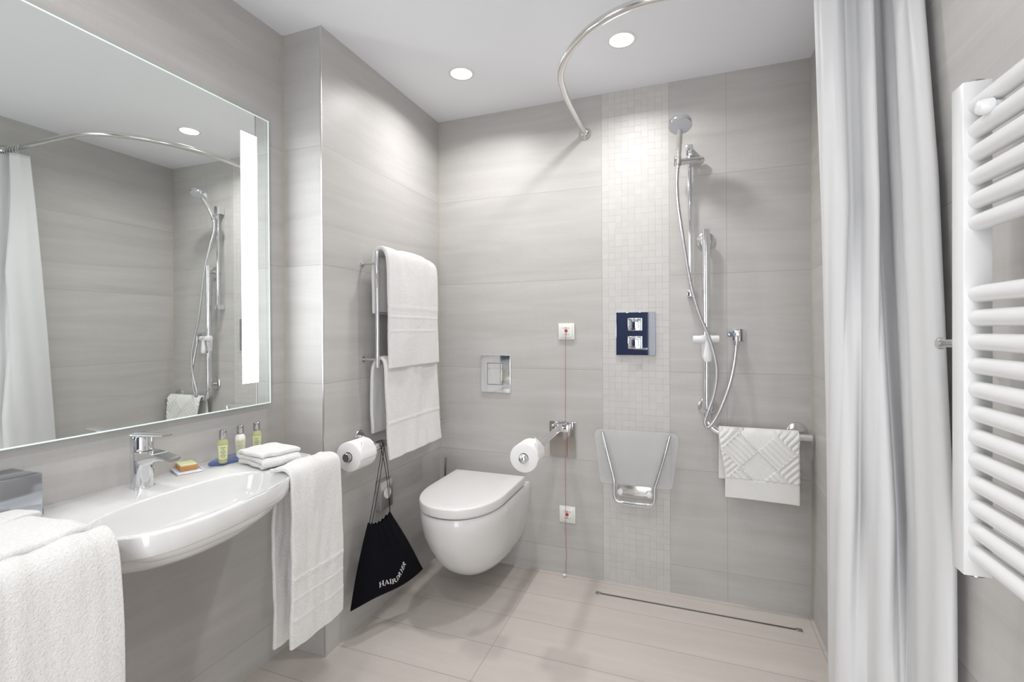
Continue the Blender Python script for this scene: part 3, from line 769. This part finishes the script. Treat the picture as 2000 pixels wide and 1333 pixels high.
bm = B(); lathe(bm, (1.368, -.058, 1.205), (0, 0, -1), [(0, .020), (.002, .022), (.045, .022), (.100, .020), (.104, .017)], 28); obj('clamp_sleeve', bm, M_nylon, t)
bm = B(); R = []
for z, a, b in ((1.178, .010, .010), (1.150, .013, .011), (1.118, .019, .012), (1.098, .018, .012), (1.090, .014, .010)):
    R.append(ring(bm, V((1.372, -.094, z)), V((1, 0, 0)), V((0, 1, 0)), a, b, 24))
skin(bm, R); obj('shower_cradle', bm, M_nylon, t)

# bath mat over the horizontal bar
def ridge(x, z):
    s = .040; p, q = (x+z)/s/1.0, (x-z)/s
    bi, bj = math.floor((x+z)/.1425), math.floor((x-z)/.1425)
    w_ = (x+z) if (bi+bj) % 2 == 0 else (x-z)
    if (bi*7+bj*13) % 3 == 0 and (bi+bj) % 2: return 0.0
    return .5+.5*math.cos(w_/.0285*2*math.pi)
bm = B(); prof = [(-.028, .566), (-.030, .66), (-.036, .755), (-.046, .790), (-.058, .800), (-.072, .797), (-.086, .776), (-.094, .72), (-.098, .62), (-.099, .508)]
path, ln = polyline_at(smooth_path([(0, a, b) for a, b in prof], 8))
def mf(u, v):
    p = path(v); tg = (path(min(1, v+.01))-path(max(0, v-.01))).normalized(); nn = V((0, tg.z, -tg.y))
    if nn.y > 0 and v > .5: nn = -nn
    elif v <= .5 and nn.y < 0: nn = -nn
    xx0, xx1 = 1.418, 1.722
    if v > .55: xx0 += .022*min(1, (v-.55)*4)
    if v > .55: xx1 -= .003
    x = xx0+(xx1-xx0)*u
    s = v*ln; hem = ln-s
    h_ = 0
    if v > .40: h_ = .0062*ridge(x*1.0, p.z) if hem > .085 else (.001 if hem < .08 else -.0015)
    e = min(u, 1-u); h_ *= min(1, e/.02)
    z = p.z - .014*max(0, (u-.5))*max(0, v-.6)*2 + .003*math.sin(u*9)*max(0, v-.8)
    return V((x, p.y, z)) + (V((0, -1, 0))*h_ if v > .45 else V((0, 0, 0)))
grid(bm, mf, 150, 170); o = obj('bath_mat', bm, M_mat); solid(o, .009)
tag(o, 'white bath mat with diagonal ribs hung over the horizontal grab bar', 'bath mat')

# ------------------------------------------------------------------ folding shower seat
t = thing('folding_shower_chair', 'folded-up shower seat with frosted panel and chrome frame', 'shower seat', (1.055, 0, .42))
bm = B(); n = 12
def seat_pt(u, v, y):
    hw = (.172+.028*v) ; x = 1.058+(u-.5)*2*hw
    return V((x, y, .490+v*.258 + .006*(1-(2*u-1)**2)*0 - (.012*abs(2*u-1)**6 if v == 1 else 0)))
R = []
corner = []
def rr_outline():
    pts = []
    def cr(cx_, cz_, r, a0): return [(cx_+r*math.cos(a0+math.pi/2*k/6), cz_+r*math.sin(a0+math.pi/2*k/6)) for k in range(7)]
    pts += cr(1.222-.018, .494+.018, .018, -math.pi/2)
    pts += cr(1.250-.028, .752-.028, .028, 0)
    pts += cr(.866+.028, .752-.028, .028, math.pi/2)
    pts += cr(.890+.018, .494+.018, .018, math.pi)
    return pts
for y in (-.034, -.040): R.append([bm.verts.new((x, y, z)) for x, z in rr_outline()])
skin(bm, R); obj('seat_panel', bm, M_frost, t, ang=30)
for pts, nm in (([(.905, -.055, .742), (.930, -.058, .64), (.957, -.060, .535), (.961, -.062, .50), (.961, -.062, .455), (.970, -.062, .428), (.995, -.062, .417), (1.055, -.062, .415), (1.110, -.062, .415), (1.133, -.062, .424), (1.144, -.062, .45), (1.145, -.062, .50), (1.158, -.060, .545), (1.185, -.058, .64), (1.211, -.055, .745)], 'frame_tube'),):
    bm = B(); tube(bm, smooth_path(pts, 6), .0092, 20); obj(nm, bm, M_chrome, t)
bm = B(); box(bm, (.972, -.020, .432), (1.138, 0, .488), .002); obj('wall_bracket', bm, M_steel, t)
for x in (.986, 1.120):
    bm = B(); cyl(bm, (x, -.020, .459), (x, -.048, .459), .0125, bev=.002); obj('pivot_cap', bm, M_nylon, t)
bm = B(); lathe(bm, (1.055, -.020, .456), (0, -1, 0), [(0, .005), (.002, .0045), (.003, .002)], 16); obj('screw', bm, M_steel, t)

# ------------------------------------------------------------------ linear drain
t = thing('linear_drain', 'long narrow dark steel drain channel in the shower floor', 'floor drain', (1.30, -.122, 0))
bm = B(); box(bm, (.893, -.127, 0.0), (1.713, -.119, .0018)); obj('channel', bm, mat('drain_dark_steel', (.10, .095, .085), .35, .8), t, False)
bm = B(); box(bm, (.893, -.119, 0.0), (1.713, -.115, .0024)); box(bm, (.893, -.1295, 0.0), (1.713, -.127, .0024)); obj('edge_strip', bm, M_steel, t, False)
for x in (.882, 1.700):
    bm = B(); box(bm, (x, -.131, 0.0), (x+.024, -.113, .005), .001); obj('end_piece', bm, M_dchrome, t)

# ------------------------------------------------------------------ curtain rail, rings, curtain
ZR = 2.198
rail = [(.819, 0, ZR), (.818, -.20, ZR), (.819, -.36, ZR), (.824, -.45, ZR), (.838, -.56, ZR), (.868, -.645, ZR), (.912, -.72, ZR), (.975, -.793, ZR), (1.045, -.845, ZR), (1.13, -.879, ZR), (1.23, -.886, ZR), (1.4, -.886, ZR), (1.6, -.887, ZR), (1.784, -.887, ZR)]
t = thing('curtain_rail', 'curved chrome shower curtain rail below the ceiling', 'curtain rail', (.9, -.7, ZR))
bm = B(); tube(bm, smooth_path(rail, 8), .0125, 22); obj('rail_tube', bm, M_steel, t)
for p, d in (((.819, 0, ZR), (0, -1, 0)), ((1.784, -.887, ZR), (-1, 0, 0))):
    bm = B(); lathe(bm, p, d, [(0, .030), (.004, .030), (.012, .024), (.026, .0165), (.028, .013)], 32); obj('flange', bm, M_steel, t)

def catmull(pts, n):
    f, ln = polyline_at(smooth_path([(x, y, 0) for x, y in pts], 10)); return [f(k/n) for k in range(n+1)]
# plan outlines of the gathered curtain at four heights
PL = {
 2.15: [(1.608, -.862), (1.614, -.90), (1.640, -.935), (1.662, -.915), (1.670, -.872), (1.684, -.868), (1.692, -.93), (1.700, -.965), (1.716, -.955), (1.720, -.885), (1.734, -.862), (1.744, -.90), (1.741, -.985), (1.748, -1.035), (1.765, -1.05), (1.776, -1.02), (1.778, -.93)],
 1.55: [(1.638, -.800), (1.630, -.885), (1.645, -.945), (1.668, -.945), (1.678, -.895), (1.690, -.885), (1.698, -.955), (1.704, -1.00), (1.720, -.985), (1.728, -.905), (1.743, -.875), (1.752, -.935), (1.744, -1.040), (1.746, -1.120), (1.760, -1.150), (1.775, -1.12), (1.778, -.98)],
 0.80: [(1.664, -.745), (1.636, -.880), (1.645, -.950), (1.672, -.962), (1.684, -.925), (1.694, -.915), (1.700, -.985), (1.706, -1.035), (1.722, -1.045), (1.742, -1.000), (1.757, -.950), (1.759, -1.01), (1.738, -1.110), (1.742, -1.190), (1.755, -1.225), (1.774, -1.20), (1.778, -1.03)],
 0.03: [(1.678, -.700), (1.640, -.868), (1.642, -.950), (1.668, -.975), (1.688, -.955), (1.700, -.930), (1.706, -.985), (1.706, -1.055), (1.714, -1.095), (1.732, -1.085), (1.755, -1.000), (1.762, -1.05), (1.738, -1.140), (1.740, -1.210), (1.755, -1.240), (1.774, -1.215), (1.778, -1.05)]}
NU = 260
for z in PL:      # ease the pleats towards the mean line of the bunch
    q = PL[z]; sm = q[:]
    for it in range(1): sm = [sm[0]]+[tuple((sm[i-1][c]+2*sm[i][c]+sm[i+1][c])/4 for c in (0, 1)) for i in range(1, len(sm)-1)]+[sm[-1]]
    PL[z] = [tuple(q[i][c]*.35+sm[i][c]*.65 for c in (0, 1)) for i in range(len(q))]
zs = sorted(PL, reverse=True); curves = {z: catmull(PL[z], NU) for z in zs}
def curt(u, v):
    z = 2.158-v*2.13; i = int(round(u*NU))
    if z >= zs[0]: p = curves[zs[0]][i]
    else:
        for a, b in zip(zs, zs[1:]):
            if z >= b or b == zs[-1]:
                k = min(1, max(0, (a-z)/(a-b))); k = k if False else k; p = curves[a][i].lerp(curves[b][i], k); break
    am = .0022*(1-.3*v)
    return V((min(p.x+am*math.sin(u*70+v*2.2)+.0025*nz(u*12, v*3, 1, 1), 1.7805), p.y+am*math.cos(u*64-v*2)+.003*nz(u*8, v*5, 7, 1), z))
bm = B(); grid(bm, curt, NU, 110); o = obj('shower_curtain', bm, M_curt, ang=180); solid(o, .0008)
tag(o, 'white shower curtain gathered against the right wall', 'shower curtain')
M_clear = mat('clear_plastic', (.85, .88, .87), .08, 0, Transmission_Weight=.6)
for k, x in enumerate((1.618, 1.636, 1.665, 1.690, 1.715, 1.737, 1.756)):
    bm = B(); pts = [(x+.002*math.sin(a), -.887+.019*math.sin(a), 2.184+.0285*math.cos(a)) for a in [2*math.pi*q/24 for q in range(25)]]
    tube(bm, pts, .0018, 8); tag(obj('curtain_ring', bm, M_clear), 'clear plastic curtain ring on the rail, %s from the free edge of the curtain' % ('first', 'second', 'third', 'fourth', 'fifth', 'sixth', 'seventh')[k], 'curtain ring', 'clear curtain rings on the rail')

# ------------------------------------------------------------------ towel radiator
t = thing('towel_radiator', 'white ladder towel radiator on the right wall', 'radiator', (W, -1.6, .83))
XF, XB = 1.692, 1.728
for ya, yb in ((-1.403, -1.368), (-1.895, -1.860)):
    bm = B(); box(bm, (XF, ya, .846), (XB, yb, 1.614), .0015); obj('column', bm, M_enamel, t, ang=25)
    for z, d in ((1.614, 1), (.846, -1)):
        bm = B(); lathe(bm, ((XF+XB)/2+.003, (ya+yb)/2, z), (0, 0, d), [(0, .0135), (.003, .0135), (.0045, .011)], 28); obj('end_cap', bm, M_dchrome, t)
tz = [1.591, 1.556, 1.519, 1.481, 1.4445, 1.409, 1.292, 1.2545, 1.215, 1.177, 1.1385, 1.102, 1.065, 1.0285, .9925, .955, .918, .882, .868]
tz = [1.575, 1.538, 1.502, 1.465, 1.429, 1.3945, 1.2845, 1.2475, 1.2105, 1.1735, 1.1365, 1.0995, 1.0625, 1.0265, .990, .9535, .9175, .8815]
for z in tz:
    bm = B(); R = []
    xc = XF+.0185
    cyl(bm, (xc, -1.861, z), (xc, -1.402, z), .0132, 26); obj('tube', bm, M_enamel, t)
for z, y in ((1.553, -1.455), (1.553, -1.80), (.900, -1.82)):
    bm = B(); lathe(bm, (XF-.008, y, z), (1, 0, 0), [(0, .004), (.002, .009), (.006, .011), (.018, .0115), (.02, .008), (W-XF+.008-.004, .008), (W-XF+.004, .015), (W-XF+.008, .015)], 24)
    obj('wall_mount', bm, M_enamel, t)

# robe hook
t = thing('robe_hook', 'small chrome robe hook on the right wall between curtain and radiator', 'hook', (W, -1.262, 1.2))
bm = B(); lathe(bm, (W, -1.262, 1.204), (-1, 0, 0), [(0, .016), (.004, .016), (.006, .013)], 28); obj('wall_rosette', bm, M_chrome, t)
bm = B(); lathe(bm, (W-.004, -1.262, 1.204), (-1, 0, 0), [(0, .0075), (.054, .0075), (.056, .010), (.064, .0105), (.066, .008)], 24); obj('hook_arm', bm, M_chrome, t)
bm = B(); lathe(bm, (W-.036, -1.262, 1.202), (0, -1, -.08), [(0, .007), (.024, .007), (.026, .0098), (.030, .0098), (.031, .008)], 24); obj('hook_peg', bm, M_chrome, t)
